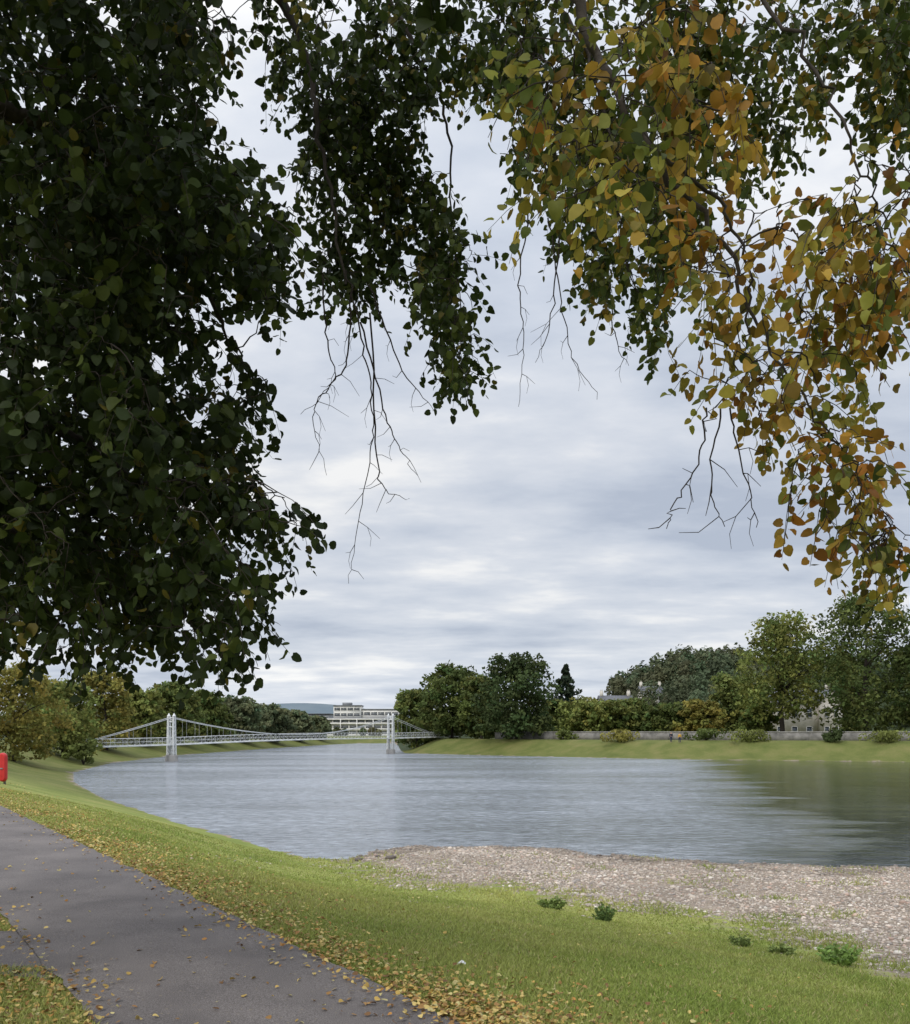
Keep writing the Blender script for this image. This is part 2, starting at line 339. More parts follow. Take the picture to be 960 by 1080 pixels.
Bp = [(248,-40),(560,-40),(590,40),(540,100),(500,85),(460,100),(430,150),(470,215),(505,285),(495,350),(505,408),(480,412),(452,345),(420,325),(380,320),(340,300),(312,240),(302,180),(320,130),(296,110),(280,60),(258,10)]
B2 = [(455,220),(500,270),(495,330),(506,408),(478,412),(458,340),(440,280)]
Cp = [(450,-40),(1000,-40),(1000,150),(930,140),(880,100),(850,150),(800,200),(740,225),(700,310),(728,385),(700,388),(650,325),(610,305),(575,225),(535,175),(545,130),(500,90),(450,80)]
D1 = [(620,0),(770,-20),(830,40),(860,140),(960,170),(1000,190),(1000,320),(945,325),(905,365),(892,430),(850,470),(800,475),(768,440),(722,460),(716,400),(765,345),(725,300),(700,270),(650,225),(575,225),(520,230),(505,190),(500,90),(550,50)]
D2 = [(838,420),(885,430),(912,480),(925,530),(970,590),(955,628),(918,610),(888,570),(852,598),(818,566),(830,500)]
E = [(-600,-420),(900,-420),(1000,-40),(-600,-40)]
E2 = [(-600,-40),(-120,-40),(-120,560),(-600,500)]
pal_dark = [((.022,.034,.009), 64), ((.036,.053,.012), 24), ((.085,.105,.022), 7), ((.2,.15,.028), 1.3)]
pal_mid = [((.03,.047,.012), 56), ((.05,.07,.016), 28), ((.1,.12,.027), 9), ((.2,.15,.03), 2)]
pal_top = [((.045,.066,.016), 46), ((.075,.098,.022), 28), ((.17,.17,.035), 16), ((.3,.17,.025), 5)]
pal_aut = [((.29,.12,.02), 22), ((.37,.2,.028), 24), ((.3,.25,.045), 22), ((.15,.165,.035), 18), ((.06,.078,.018), 8), ((.1,.05,.016), 7), ((.5,.37,.07), 6)]
pal_turn = [((.25,.245,.048), 24), ((.12,.145,.03), 28), ((.055,.078,.018), 24), ((.36,.26,.045), 16), ((.28,.13,.02), 6)]
regions = [
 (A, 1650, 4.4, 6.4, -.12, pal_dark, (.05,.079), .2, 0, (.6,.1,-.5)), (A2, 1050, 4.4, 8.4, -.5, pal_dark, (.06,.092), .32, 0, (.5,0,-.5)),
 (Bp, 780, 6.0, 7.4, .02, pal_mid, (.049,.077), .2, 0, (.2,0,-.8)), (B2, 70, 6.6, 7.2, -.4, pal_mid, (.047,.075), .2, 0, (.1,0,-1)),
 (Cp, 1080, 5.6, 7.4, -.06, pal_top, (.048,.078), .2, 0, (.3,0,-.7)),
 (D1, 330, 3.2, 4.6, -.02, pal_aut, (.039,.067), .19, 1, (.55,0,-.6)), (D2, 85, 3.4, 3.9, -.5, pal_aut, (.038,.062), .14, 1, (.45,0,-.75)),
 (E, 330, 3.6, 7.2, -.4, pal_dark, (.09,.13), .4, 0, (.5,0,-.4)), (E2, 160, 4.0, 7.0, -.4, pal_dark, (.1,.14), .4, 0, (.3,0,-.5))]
NB = np.zeros((60000, 3)); NB[:len(nodes)] = np.array(nodes); nn_ = len(nodes)
twigs = MB(); LG = [[], [], [], [], []]; LA = [[], [], [], [], []]
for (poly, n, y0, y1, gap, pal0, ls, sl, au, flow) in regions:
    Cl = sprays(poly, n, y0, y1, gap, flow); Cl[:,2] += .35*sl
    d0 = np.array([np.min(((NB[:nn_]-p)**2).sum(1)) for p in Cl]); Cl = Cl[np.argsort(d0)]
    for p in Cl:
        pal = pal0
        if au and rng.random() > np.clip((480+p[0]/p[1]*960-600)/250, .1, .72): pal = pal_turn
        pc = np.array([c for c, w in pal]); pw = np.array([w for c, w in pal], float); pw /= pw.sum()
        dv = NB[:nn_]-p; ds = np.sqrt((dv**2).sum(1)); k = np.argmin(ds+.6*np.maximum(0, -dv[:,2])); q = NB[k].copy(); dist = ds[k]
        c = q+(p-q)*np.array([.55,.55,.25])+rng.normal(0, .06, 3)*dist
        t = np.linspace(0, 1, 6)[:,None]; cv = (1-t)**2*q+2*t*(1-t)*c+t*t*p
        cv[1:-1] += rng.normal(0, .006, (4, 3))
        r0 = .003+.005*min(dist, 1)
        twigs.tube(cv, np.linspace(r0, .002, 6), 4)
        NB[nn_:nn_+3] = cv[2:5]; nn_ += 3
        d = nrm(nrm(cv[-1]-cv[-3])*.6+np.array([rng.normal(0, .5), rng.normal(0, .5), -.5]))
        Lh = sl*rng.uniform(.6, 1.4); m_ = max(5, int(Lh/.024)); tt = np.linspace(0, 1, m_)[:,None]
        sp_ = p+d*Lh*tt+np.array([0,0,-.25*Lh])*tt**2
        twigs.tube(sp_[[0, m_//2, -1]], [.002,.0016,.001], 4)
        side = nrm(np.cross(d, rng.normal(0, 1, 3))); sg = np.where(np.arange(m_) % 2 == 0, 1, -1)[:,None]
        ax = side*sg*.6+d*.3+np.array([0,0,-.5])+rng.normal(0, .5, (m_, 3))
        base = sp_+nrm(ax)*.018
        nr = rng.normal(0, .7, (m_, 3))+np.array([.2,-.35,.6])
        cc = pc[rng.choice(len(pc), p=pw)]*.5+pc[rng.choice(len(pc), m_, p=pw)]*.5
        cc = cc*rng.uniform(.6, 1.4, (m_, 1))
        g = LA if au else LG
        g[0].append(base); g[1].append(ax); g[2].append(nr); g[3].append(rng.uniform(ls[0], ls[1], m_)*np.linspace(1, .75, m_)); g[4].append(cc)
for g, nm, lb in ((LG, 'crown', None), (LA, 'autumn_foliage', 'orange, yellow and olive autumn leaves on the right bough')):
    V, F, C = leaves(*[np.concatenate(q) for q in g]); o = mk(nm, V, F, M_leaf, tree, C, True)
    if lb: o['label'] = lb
o = twigs.build('twigs', M_twig, tree); o['kind'] = 'stuff'
def bare(strands, Y, seed, r=.006):
    rg = np.random.default_rng(seed)
    for st_ in strands:
        mb = MB()
        C = cr([up(px, py, Y+rg.uniform(-.05, .05)) for px, py in st_], 8); C[1:] += rg.normal(0, .007, (len(C)-1, 3))
        mb.tube(C, np.linspace(r, .0016, len(C)), 5)
        for k in range(5, len(C)-2, 3):
            if rg.random() < .8:
                a = rg.choice([-1, 1]); l = rg.uniform(.06, .26)
                d = np.array([a*rg.uniform(.3, .9), rg.normal(0, .4), -rg.uniform(.2, .9)]); q = C[k]
                w = np.array([q, q+d*l*.5+(0,0,.02*a), q+d*l+rg.normal(0, .015, 3)]); mb.tube(w, [.0026,.002,.0012], 4)
                if rg.random() < .5: mb.tube([w[1], w[1]+d*l*.2+(0,0,-.05), w[1]+d*.3*l+(a*-.02,0,-.1)], [.0018,.0014,.001], 4)
        mb.build('bare_twig', M_twig, tree)
bare([[(365,285),(380,350),(392,410),(392,470),(378,550),(367,615)], [(372,300),(365,380),(345,410),(330,440),(345,500)], [(380,340),(405,430),(420,470),(440,500)], [(388,300),(425,390),(460,435)], [(390,330),(398,480),(405,515),(432,526)], [(340,290),(345,360),(352,400),(318,437)]], 6.55, 3, .0075)
bare([[(560,215),(548,300),(553,360),(545,430)], [(578,230),(590,300),(603,370),(632,422)], [(590,250),(580,340),(565,380)], [(640,290),(648,350),(662,385)]], 6.4, 4, .006)
bare([[(745,430),(735,490),(708,535),(705,555)], [(770,430),(785,500),(800,555)], [(760,430),(748,510),(765,555)], [(905,500),(935,545),(958,570)]], 3.7, 5, .004)
# ------------------------------------------------------------------ trees on the banks
def quads(P, Nn, s, cl):
    A_ = nrm(np.cross(Nn, rng.normal(0, 1, P.shape))); B_ = np.cross(Nn, A_)
    return np.stack([P-A_*s-B_*s*.3, P+B_*s*.65, P+A_*s+B_*s*.2, P-B_*s*.7], 1).reshape(-1, 3), np.arange(4*len(P)).reshape(-1, 4), np.repeat(np.clip(cl, .004, 1), 4, 0)
def far_tree(name, label, px, top, wpx, Y, col, base=.03, dens=1., conifer=False, airy=0.):
    X = (px-480)/960*Y; g = float(ground(X, Y)[0]); H = EYE+(HY-top)/960*Y-g; W = wpx/960*Y*1.08
    e = thing(name, label, 'tree', (X, Y, g)); o = np.array([X, Y, g])
    tr = MB(); r = max(.18, H*.018)
    if conifer: tr.tube([o+(0,0,-.2), o+(0,0,H*.5), o+(0,0,H*.97)], [r, r*.6, .04], 8)
    else:
        tr.tube([o+(0,0,-.2), o+(0,0,.3), o+(.02*H*random.uniform(-1,1),0,H*.3), o+(.03*H*random.uniform(-1,1),0,H*.55), o+(0,0,H*.75)], [r*1.5, r*1.1, r*.9, r*.5, r*.15], 8)
        for k in range(7):
            a = random.uniform(0, 6.28); h = random.uniform(.15, .5)*H; l = W*.34
            tr.tube([o+(0,0,h), o+(math.cos(a)*l*.5, math.sin(a)*l*.5, h+.12*H), o+(math.cos(a)*l, math.sin(a)*l, h+.2*H)], [r*.45, r*.3, r*.08], 5)
    tr.build('trunk', M_bark, e, True)
    cc = []; rc = []; tn = []
    if conifer:
        for k in range(170):
            t = random.random()**1.35; rad = W/2*(1-t)**.8*(.85+.3*math.sin(t*42)); a = random.uniform(0, 6.28); rr = rad*random.uniform(.3, 1.05)
            cc.append((X+math.cos(a)*rr, Y+math.sin(a)*rr, g+(base+(1-base)*t)*H-.12*rr)); rc.append(max(.3, W*.1*(1.25-t))); tn.append(random.uniform(.7, 1.25))
    else:
        nl = int(24*dens)
        for j in range(nl):
            t = (j+.5)/nl; prof = max(.3, math.sin(math.pi*min(1, t*.74+.2)))**.5
            rl = W*random.uniform(.2, .27)*(.75+.25*prof); rl = min(rl, H*.3); a = j*2.4+random.uniform(-.5, .5); rad = max(0, W/2*prof-rl*.8)*random.uniform(.6, 1.12)
            zc_ = g+min(H-rl*.82, max(base*H+rl*.6, (base+(1-base)*t)*H)); lc = (X+math.cos(a)*rad, Y+math.sin(a)*rad, zc_); lt_ = random.uniform(.75, 1.25)
            for k in range(20):
                dv = np.array([random.gauss(0,1), random.gauss(0,1), random.gauss(.2,1)]); dv /= np.linalg.norm(dv)
                q = np.array(lc)+dv*rl*random.uniform(.45, 1.0)*np.array([1,1,.82]); cc.append(q); rc.append(W*random.uniform(.045, .08)); tn.append(lt_*random.uniform(.72, 1.25))
    cc = np.array(cc); rc = np.array(rc); tn = np.array(tn)
    if airy: kp = rng.random(len(cc)) > airy; cc, rc, tn = cc[kp], rc[kp], tn[kp]
    k = np.repeat(np.arange(len(cc)), 20); n = len(k)
    dv = nrm(rng.normal(0, 1, (n, 3))); P = cc[k]+dv*(rc[k]*rng.random(n)**.4)[:,None]*np.array([1.25,1.25,.85])
    P[:,2] = np.maximum(P[:,2], g+.15)
    s = (rng.uniform(.55, 1.3, n)*max(.2, .0021*Y))[:,None]
    cl = np.array(col)*(tn[k]*rng.uniform(.75, 1.25, n))[:,None]*(1+.12*rng.normal(0, 1, (len(cc), 1))[k]*np.array([1,.2,0]))
    V, F, C = quads(P, nrm(dv*.7+rng.normal(0, .6, (n, 3))+np.array([0,0,.35])), s, cl)
    mk('crown', V, F, M_far, e, C)
    return e
G1=(.105,.135,.04); G2=(.14,.17,.05); G3=(.19,.215,.06); G4=(.25,.23,.06); DK=(.068,.095,.034); HZ=(.155,.18,.095)  # HZ: leaf green with distance haze mixed into the colour
right = [
 ('small rounded tree at the right end of the white footbridge', 440, 727, 54, 202, G2), ('broad dark green tree second from the bridge on the far bank', 477, 701, 74, 194, G1),
 ('narrow lighter green tree tucked between two darker trees by the bridge', 508, 712, 56, 184, G2), ('largest dark round tree of the clump beside the footbridge', 545, 688, 84, 174, DK),
 ('low bushy tree just right of the big dark round tree', 590, 738, 46, 200, G2), ('soft spreading light green tree behind the left end of the stone wall', 624, 737, 74, 192, G3),
 ('light green tree below the grey slate roof', 662, 738, 62, 196, G2), ('small dark tree behind the two standing people', 703, 742, 56, 188, G1),
 ('yellowish green tree right of the two standing people', 738, 738, 48, 184, G4), ('bushy tree against the foot of the wooded hill', 772, 710, 58, 192, G2),
 ('tall airy olive tree in front of the pale stone villa', 826, 648, 104, 166, G3), ('tallest dark green tree at the right of the far bank', 914, 622, 116, 156, G1),
 ('dark tree cut off by the right edge of the photo', 984, 660, 84, 150, G1), ('mid green tree filling the space behind the tallest tree and the villa', 892, 690, 50, 190, G2),
 ('low leafy tree hiding the left end of the stone villa', 800, 738, 34, 172, G2)]
for lb, px, top, w, Y, c in right: far_tree('riverside_tree', lb, px, top, w, Y, c, dens=1.3 if w > 90 else 1.0 if w > 60 else .75, airy=.3 if 'airy' in lb else 0, base=.17 if 'airy' in lb else .03)
far_tree('spruce_tree', 'dark pointed conifer rising behind the far bank trees', 597, 702, 48, 262, (.035,.052,.03), conifer=True)
left = [
 ('yellow green tree at the far left under the overhanging leaves', 14, 700, 104, 92, G4), ('leafy green tree left of the footbridge near end', 66, 716, 86, 116, G3), ('yellowing tree above the near end of the footbridge', 112, 704, 66, 142, G4),
 ('tree just left of the near bridge tower, rounded and olive', 150, 726, 54, 168, G3), ('tallest tree behind the near bridge tower', 182, 719, 62, 186, G2), ('green tree just right of the near bridge tower', 217, 729, 56, 206, G2),
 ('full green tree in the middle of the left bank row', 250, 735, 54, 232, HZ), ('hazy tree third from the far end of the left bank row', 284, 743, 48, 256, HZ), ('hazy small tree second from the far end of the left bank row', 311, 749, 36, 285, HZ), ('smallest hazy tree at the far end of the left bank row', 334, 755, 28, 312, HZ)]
for lb, px, top, w, Y, c in left: far_tree('bank_tree', lb, px, top, w, Y, c, dens=.9)
def wood(name, label, pts, col, h0, h1):
    VV = []; CC = []
    for (X, Y) in pts:
        g = float(ground(X, Y)[0]); H = random.uniform(h0, h1); W = H*random.uniform(.6, .85); n = 330
        dv = nrm(rng.normal(0, 1, (n, 3))); lob = 1+.25*np.sin(dv[:,0]*5+X)*np.sin(dv[:,2]*5+Y)
        P = np.array([X, Y, g+H*.5])+dv*(rng.random(n)**.3*lob)[:,None]*np.array([W/2, W/2, H*.5])
        cl = np.array(col)*random.uniform(.6, 1.45)*rng.uniform(.7, 1.3, (n, 1))*np.array([random.uniform(.85, 1.25), 1, 1])
        V, F, C = quads(P, nrm(dv+rng.normal(0, .5, (n, 3))), (rng.uniform(.6, 1.3, n)*.0021*Y)[:,None], cl); VV.append(V); CC.append(C)
    V = np.concatenate(VV)
    setp(mk(name, V, np.arange(len(V)).reshape(-1, 4), M_far, None, np.concatenate(CC)), label, 'wood', kind='stuff')
def spread(n, x0, x1, y0, y1): return [((px-480)/960*Y, Y) for px, Y in zip(rng.uniform(x0, x1, n), rng.uniform(y0, y1, n))]
def clear(q):   # keep the wood off the houses
    px = 480+q[0]/q[1]*960
    return not ((q[1] < 250 and px < 690) or (270 < q[1] < 298 and 680 < px < 708) or (q[1] < 262 and 632 < px < 668))
wood('hillside_wood', 'dark wooded hillside rising behind the right bank', [q for q in spread(260, 664, 1080, 236, 352)+spread(100, 650, 800, 300, 356) if clear(q)], (.095,.12,.065), 7, 12)
wood('distant_wood', 'hazy green wood filling the gap behind the far bank trees', [q for q in spread(90, 432, 650, 212, 310) if clear(q) or q[0] < 36], (.13,.15,.07), 5, 9)
wood('bank_wood', 'hazy wood behind the row of trees on the left bank', [q for q in spread(120, -60, 330, 170, 420) if q[0] < -60], (.14,.16,.085), 8, 12)
wood('far_shrubs', 'low green shrubs at the far bend below the white building', [(X, Y) for X, Y in zip(rng.uniform(-70, 10, 30), rng.uniform(346, 372, 30))], (.12,.14,.065), 2.0, 3.4)
def bush(label, px, top, wpx, Y, col):
    X = (px-480)/960*Y; g = float(ground(X, Y)[0]); H = EYE+(HY-top)/960*Y-g; W = wpx/960*Y; n = 900
    e = thing('shrub', label, 'shrub', (X, Y, g)); st_ = MB()
    for k in range(5): a = k*1.26; st_.tube([(X, Y, g-.1), (X+math.cos(a)*W*.15, Y+math.sin(a)*W*.15, g+H*.4), (X+math.cos(a)*W*.3, Y+math.sin(a)*W*.3, g+H*.75)], [.06,.04,.015], 5)
    st_.build('stem', M_bark, e)
    cc = np.stack([X+rng.normal(0, W*.22, 22), Y+rng.normal(0, W*.22, 22), g+H*rng.uniform(.15, .82, 22)], 1); k = rng.integers(0, 22, n)
    dv = nrm(rng.normal(0, 1, (n, 3))); P = cc[k]+dv*W*.15*np.array([1,1,.8]); P[:,2] = np.clip(P[:,2], g+.02, g+H)
    V, F, C = quads(P, nrm(dv+rng.normal(0, .5, (n, 3))), (rng.uniform(.6, 1.3, n)*.22)[:,None], np.array(col)*(rng.uniform(.65, 1.3, 22)[k])[:,None]); mk('foliage', V, F, M_far, e, C)
bush('round green shrub by the left end of the far stone wall', 598, 769, 20, 166, G2)
bush('low yellow green shrub against the middle of the far stone wall', 655, 770, 34, 156, G4)
bush('dark shrub in front of the wall near the standing people', 745, 769, 28, 150, G1)
bush('wide olive shrub below the stone villa', 792, 770, 38, 145, G3)
bush('small dark shrub at the right end of the far stone wall', 880, 768, 20, 140, DK)
bush('pale green shrub at the foot of the tallest far bank tree', 935, 771, 44, 138, G3)
bush('green bush at the near end of the footbridge', 88, 778, 28, 112, G2)
# ------------------------------------------------------------------ far bank wall
W0 = np.array([(8,180),(22,169),(40,157),(58,149),(78,140.5),(100,131.5)], float)
wl = thing('stone_wall', 'long grey stone wall along the top of the far grassy bank', 'wall', (22,169,float(ground(22,169)[0])))
body = MB(); cop = MB()
for a, b in zip(W0[:-1], W0[1:]):
    for i in range(4):
        p, q = a+(b-a)*i/4, a+(b-a)*(i+1)/4; c = (p+q)/2; l = np.linalg.norm(q-p); ex = np.array([*(q-p)/l, 0]); ey = np.array([-ex[1], ex[0], 0]); g = float(ground(*c)[0])
        body.box((*c, g+.5), (l, .4, 1.6), ex, ey); cop.box((*c, g+1.385), (l, .52, .16), ex, ey)
body.build('wall_body', M_stonewall, wl); cop.build('coping', M_coping, wl)
# ------------------------------------------------------------------ footbridge
O = np.array([-41., 131.6]); ee = np.array([.5317,.8469]); pn = np.array([.8469,-.5317]); SP = 53.6
def BP(t, l, z): q = O+ee*t+pn*l; return np.array([q[0], q[1], z])
def dz(t): return -.3+.6*t/SP+(.25*math.sin(math.pi*t/SP) if 0 < t < SP else 0)
E3 = np.array([*ee, 0]); P3 = np.array([*pn, 0])
br = thing('suspension_footbridge', 'white suspension footbridge with two towers crossing the river', 'bridge', (O[0], O[1], WZ))
TT = np.arange(-24, 78.1, 2); HWD = .45; LO = .1
dk = MB()
for a, b in zip(TT[:-1], TT[1:]):
    p, q = BP(a, 0, dz(a)), BP(b, 0, dz(b)); ex = nrm(q-p); ey = -P3; dk.box((p+q)/2, (np.linalg.norm(q-p), 2*HWD+.08, .13), ex, ey)
dk.build('deck', M_white, br)
for sd in (-1, 1):
    rl = MB()
    for a, b in zip(TT[:-1], TT[1:]):
        p, q = BP(a, sd*HWD, dz(a)+.08), BP(b, sd*HWD, dz(b)+.08); u_ = np.array([0,0,1.0])
        rl.tube([p+u_, q+u_], .035, 4); rl.tube([p+u_*.5, q+u_*.5], .014, 4); rl.tube([p+(0,0,.05), q+(0,0,.05)], .03, 4)
        rl.tube([p, p+u_], .024, 4); mid = (p+q)/2
        for s_, t_ in ((p, mid), (mid, q)): rl.tube([s_, t_+u_], .012, 4); rl.tube([s_+u_, t_], .012, 4)
    rl.build('railing', M_white, br)
ZT0, ZT1 = 3.7, 4.6
def cable_z(t):
    if t < 0: k = 1+t/16; return (dz(-16)+.5)+(ZT0-(dz(-16)+.5))*k**1.15
    if t > SP: k = 1-(t-SP)/16; return (dz(70)+.5)+(ZT1-(dz(70)+.5))*max(0, k)**1.15
    f = t/SP; s = 4*f*(1-f); return (ZT0+(ZT1-ZT0)*f)*(1-s)+(dz(SP/2)+.9)*s
for sd in (-1, 1):
    MB().tube([BP(t, sd*HWD, cable_z(t)) for t in np.concatenate([np.linspace(-16, 0, 9), np.linspace(0, SP, 33)[1:], np.linspace(SP, SP+16, 9)[1:]])], .045, 5).build('main_cable', M_cable, br, True)
    for t in np.concatenate([np.arange(-13, -1, 3), np.arange(2.4, SP-1, 2.4), np.arange(SP+3, SP+14, 3)]):
        z0 = dz(t)+1.08; z1 = cable_z(t)
        if z1 > z0+.1: MB().tube([BP(t, sd*HWD, z0), BP(t, sd*HWD, z1)], .013, 4).build('hanger', M_cable, br)
for t, zt in ((0, ZT0+.12), (SP, ZT1+.12)):
    tw = MB()
    for sd in (-1, 1):
        l0 = sd*(HWD+LO)
        for c0, c1 in (((-.26,-.14),(-.15,-.08)), ((.26,-.14),(.15,-.08)), ((-.26,.14),(-.15,.08)), ((.26,.14),(.15,.08))):
            tw.tube([BP(t+c0[0], l0+c0[1], WZ+.9), BP(t+c1[0], l0+c1[1], zt)], .085, 4)
        for k in range(9):
            a = k/9; b = (k+1)/9; za = WZ+.9+(zt-WZ-.9)*a; zb = WZ+.9+(zt-WZ-.9)*b; w = .26-.11*a; w2 = .26-.11*b
            for s2 in (-.14, .14):
                s3 = s2*(1-.4*a); tw.tube([BP(t-w, l0+s3, za), BP(t+w2, l0+s3, zb)], .045, 4); tw.tube([BP(t+w, l0+s3, za), BP(t-w2, l0+s3, zb)], .045, 4)
            for s2 in (-1, 1): tw.tube([BP(t+s2*w, l0-.12, za), BP(t+s2*w2, l0+.12, zb)], .045, 4)
        tw.box(BP(t, l0, zt+.06), (.42, .34, .14), E3, -P3)
        c = BP(t, l0, zt+.13); V = [c+E3*a*.17+P3*b*.14 for a, b in ((-1,-1),(1,-1),(1,1),(-1,1))]+[c+np.array([0,0,.4])]
        tw.add(V, [(0,1,4),(1,2,4),(2,3,4),(3,0,4)])
    for zc_ in (zt-.2, zt-.75, zt-1.5): tw.box(BP(t, 0, zc_), (.2, 2*HWD, .16), E3, -P3)
    tw.tube([BP(t, -HWD, zt-.7), BP(t, HWD, zt-.25)], .04, 4); tw.tube([BP(t, HWD, zt-.7), BP(t, -HWD, zt-.25)], .04, 4)
    o = tw.build('tower', M_white, br)
    MB().tube([BP(t, 0, WZ-1.5), BP(t, 0, WZ+.75), BP(t, 0, WZ+.92), BP(t, 0, WZ+.93)], [.98,.86,.8,.02], 16).build('pier', M_coping, o, False)
# ------------------------------------------------------------------ buildings
def wins(mb_parent, x0, x1, n, z0, h, yf, w, mf=None):
    for k in range(n):
        xc = x0+(x1-x0)*(k+.5)/n; f = MB()
        for sx in (-1, 1): f.box((xc+sx*(w/2+.05), yf-.06, z0+h/2), (.1, .14, h))
        f.box((xc, yf-.06, z0-.07), (w+.16, .2, .14)); f.box((xc, yf-.06, z0+h+.06), (w+.12, .14, .12)); f.box((xc, yf-.05, z0+h*.5), (w, .08, .07))
        fo = f.build('window', mf or M_render, mb_parent)
        MB().box((xc, yf-.012, z0+h/2), (w, .02, h)).build('pane', M_glass, fo)
hb = thing('riverside_building', 'long white stepped multi storey building at the far bend of the river', 'building', (-39,400,0)); Y0 = 395
wb = MB(); wb.box((-39, Y0+6, 3.6), (36, 12, 7.6)); wb.box((-32.5, Y0+7.5, 9.4), (22, 9, 4.0)); wb.box((-47, Y0+7.0, 10.2), (12, 10, 5.6)); wb.build('wall', M_render, hb)
rf = MB(); rf.box((-39, Y0+5.9, 7.55), (37, 13, .3)); rf.box((-32.5, Y0+7.4, 11.55), (22.6, 9.8, .3)); rf.box((-47, Y0+6.9, 13.15), (12.6, 10.8, .3)); rf.box((-47.5, Y0+7, 13.9), (4, 4, 1.2)); rf.build('roof', M_grey, hb)
pl = MB()
for k in range(6): pl.box((-56.7+k*7.08, Y0-.5, 3.6), (.3, .9, 7.5))
for z_ in (.25, 2.75, 5.25, 7.1): pl.box((-39, Y0-.45, z_), (36.4, .8, .55))
pl.build('balcony_band', M_render, hb)
for z_ in (.75, 3.25, 5.75): wins(hb, -56.6, -21.4, 10, z_, 1.15, Y0, 3.0)
wins(hb, -43, -21.6, 7, 9.0, 1.2, Y0+3, 2.6); wins(hb, -52.8, -41.4, 4, 8.5, 1.2, Y0+2, 2.4); wins(hb, -52.8, -41.4, 4, 11.0, 1.1, Y0+2, 2.4)
gb = thing('grey_block', 'low grey flat roofed building left of the white stepped building', 'building', (-69,430,0))
MB().box((-69, 436, 5.0), (20, 12, 10)).build('wall', M_grey, gb); MB().box((-69, 435.9, 10.15), (20.8, 12.8, .3)).build('roof', M_slate, gb)
for z_ in (5, 7.5): wins(gb, -78.5, -59.5, 7, z_, 1.4, 430, 1.6)
def house(name, label, X, Y, w, d, h, rh, mw, rows, cols, gable=None):
    g = float(ground(X, Y)[0])-.3; e = thing(name, label, 'house', (X, Y, g)); wb = MB().box((X, Y+d/2, g+h/2), (w, d, h))
    for sx in (-1, 1): x_ = X+sx*w/2; wb.add([(x_, Y, g+h), (x_, Y+d, g+h), (x_, Y+d/2, g+h+rh-.1)], [(0,1,2)])
    r = MB(); x0, x1 = X-w/2-.3, X+w/2+.3; za = g+h-.15; V = []
    for xx in (x0, x1): V += [(xx, Y-.4, za), (xx, Y+d/2, g+h+rh), (xx, Y+d+.4, za), (xx, Y-.4, za-.15), (xx, Y+d/2, g+h+rh-.2), (xx, Y+d+.4, za-.15)]
    r.add(V, [(0,6,7,1),(1,7,8,2),(3,4,10,9),(4,5,11,10),(0,3,9,6),(2,8,11,5),(0,1,4,3),(1,2,5,4),(6,9,10,7),(7,10,11,8)])
    if gable:
        gx = X+gable*w*.3; gw = w*.3; wb.box((gx, Y-.7, g+h/2), (gw, 1.4, h)); wb.add([(gx-gw/2, Y-1.4, g+h), (gx+gw/2, Y-1.4, g+h), (gx, Y-1.4, g+h+rh*.8)], [(0,1,2)])
        r.add([(gx-gw/2-.25, Y-1.7, g+h-.15), (gx, Y-1.7, g+h+rh*.8+.12), (gx, Y+d*.4, g+h+rh*.8+.12), (gx-gw/2-.25, Y+d*.4, g+h-.15), (gx+gw/2+.25, Y-1.7, g+h-.15), (gx+gw/2+.25, Y+d*.4, g+h-.15)], [(0,1,2,3),(1,4,5,2)])
    wb.build('wall', mw, e); ro = r.build('roof', M_slate, e)
    for sx in (-.42, .42): 
        c = MB(); c.box((X+sx*w, Y+d/2, g+h+rh+.3), (.9, .7, 1.8))
        for q in (-.2, .2): c.tube([(X+sx*w+q, Y+d/2, g+h+rh+1.18), (X+sx*w+q, Y+d/2, g+h+rh+1.6)], .12, 8)
        c.build('chimney', mw, ro)
    for k in range(rows):
        z0 = g+1.0+k*(h-.4)/rows
        if gable: wins(e, X-w/2, X+w*.13, cols, z0, 1.7, Y, 1.0); wins(e, X+w*.17, X+w*.43, 2, z0, 1.7, Y-1.4, .8)
        else: wins(e, X-w/2, X+w/2, cols, z0, 1.5, Y, 1.0)
house('stone_villa', 'pale stone villa half hidden behind the tall airy olive tree', 70.5, 182, 14, 9, 7.8, 2.8, M_sand, 2, 3, 1)
house('slate_roof_house', 'house with grey slate roof showing above trees on the hill', 45, 252, 9, 8, 7.4, 2.8, M_sand, 2, 3)
house('hillside_cottage', 'small pale house half way up the wooded hillside', 62.5, 288, 7, 7, 4.6, 2.4, M_sand, 2, 3)
# distant hill
V = []; F = []; xs_ = np.linspace(-1500, 300, 70)
for i, xx in enumerate(xs_):
    h = 34*math.exp(-((xx+300)/200)**2)+22+6*mnoise.noise(Vector((xx*.004, 1, 0)))
    V += [(xx, 1500, -5), (xx, 1560, h*.6), (xx, 1680, h), (xx, 1900, -5)]
    if i: F += [((i-1)*4+k, i*4+k, i*4+k+1, (i-1)*4+k+1) for k in range(3)]
setp(mk('distant_hill', V, F, pmat('hazy_hill', (.12,.16,.19), (.17,.21,.23), .01, 1, 0), smooth=True), 'low blue hazy hill on the horizon', 'hill', kind='structure')  # aerial haze is painted as a bluish base colour
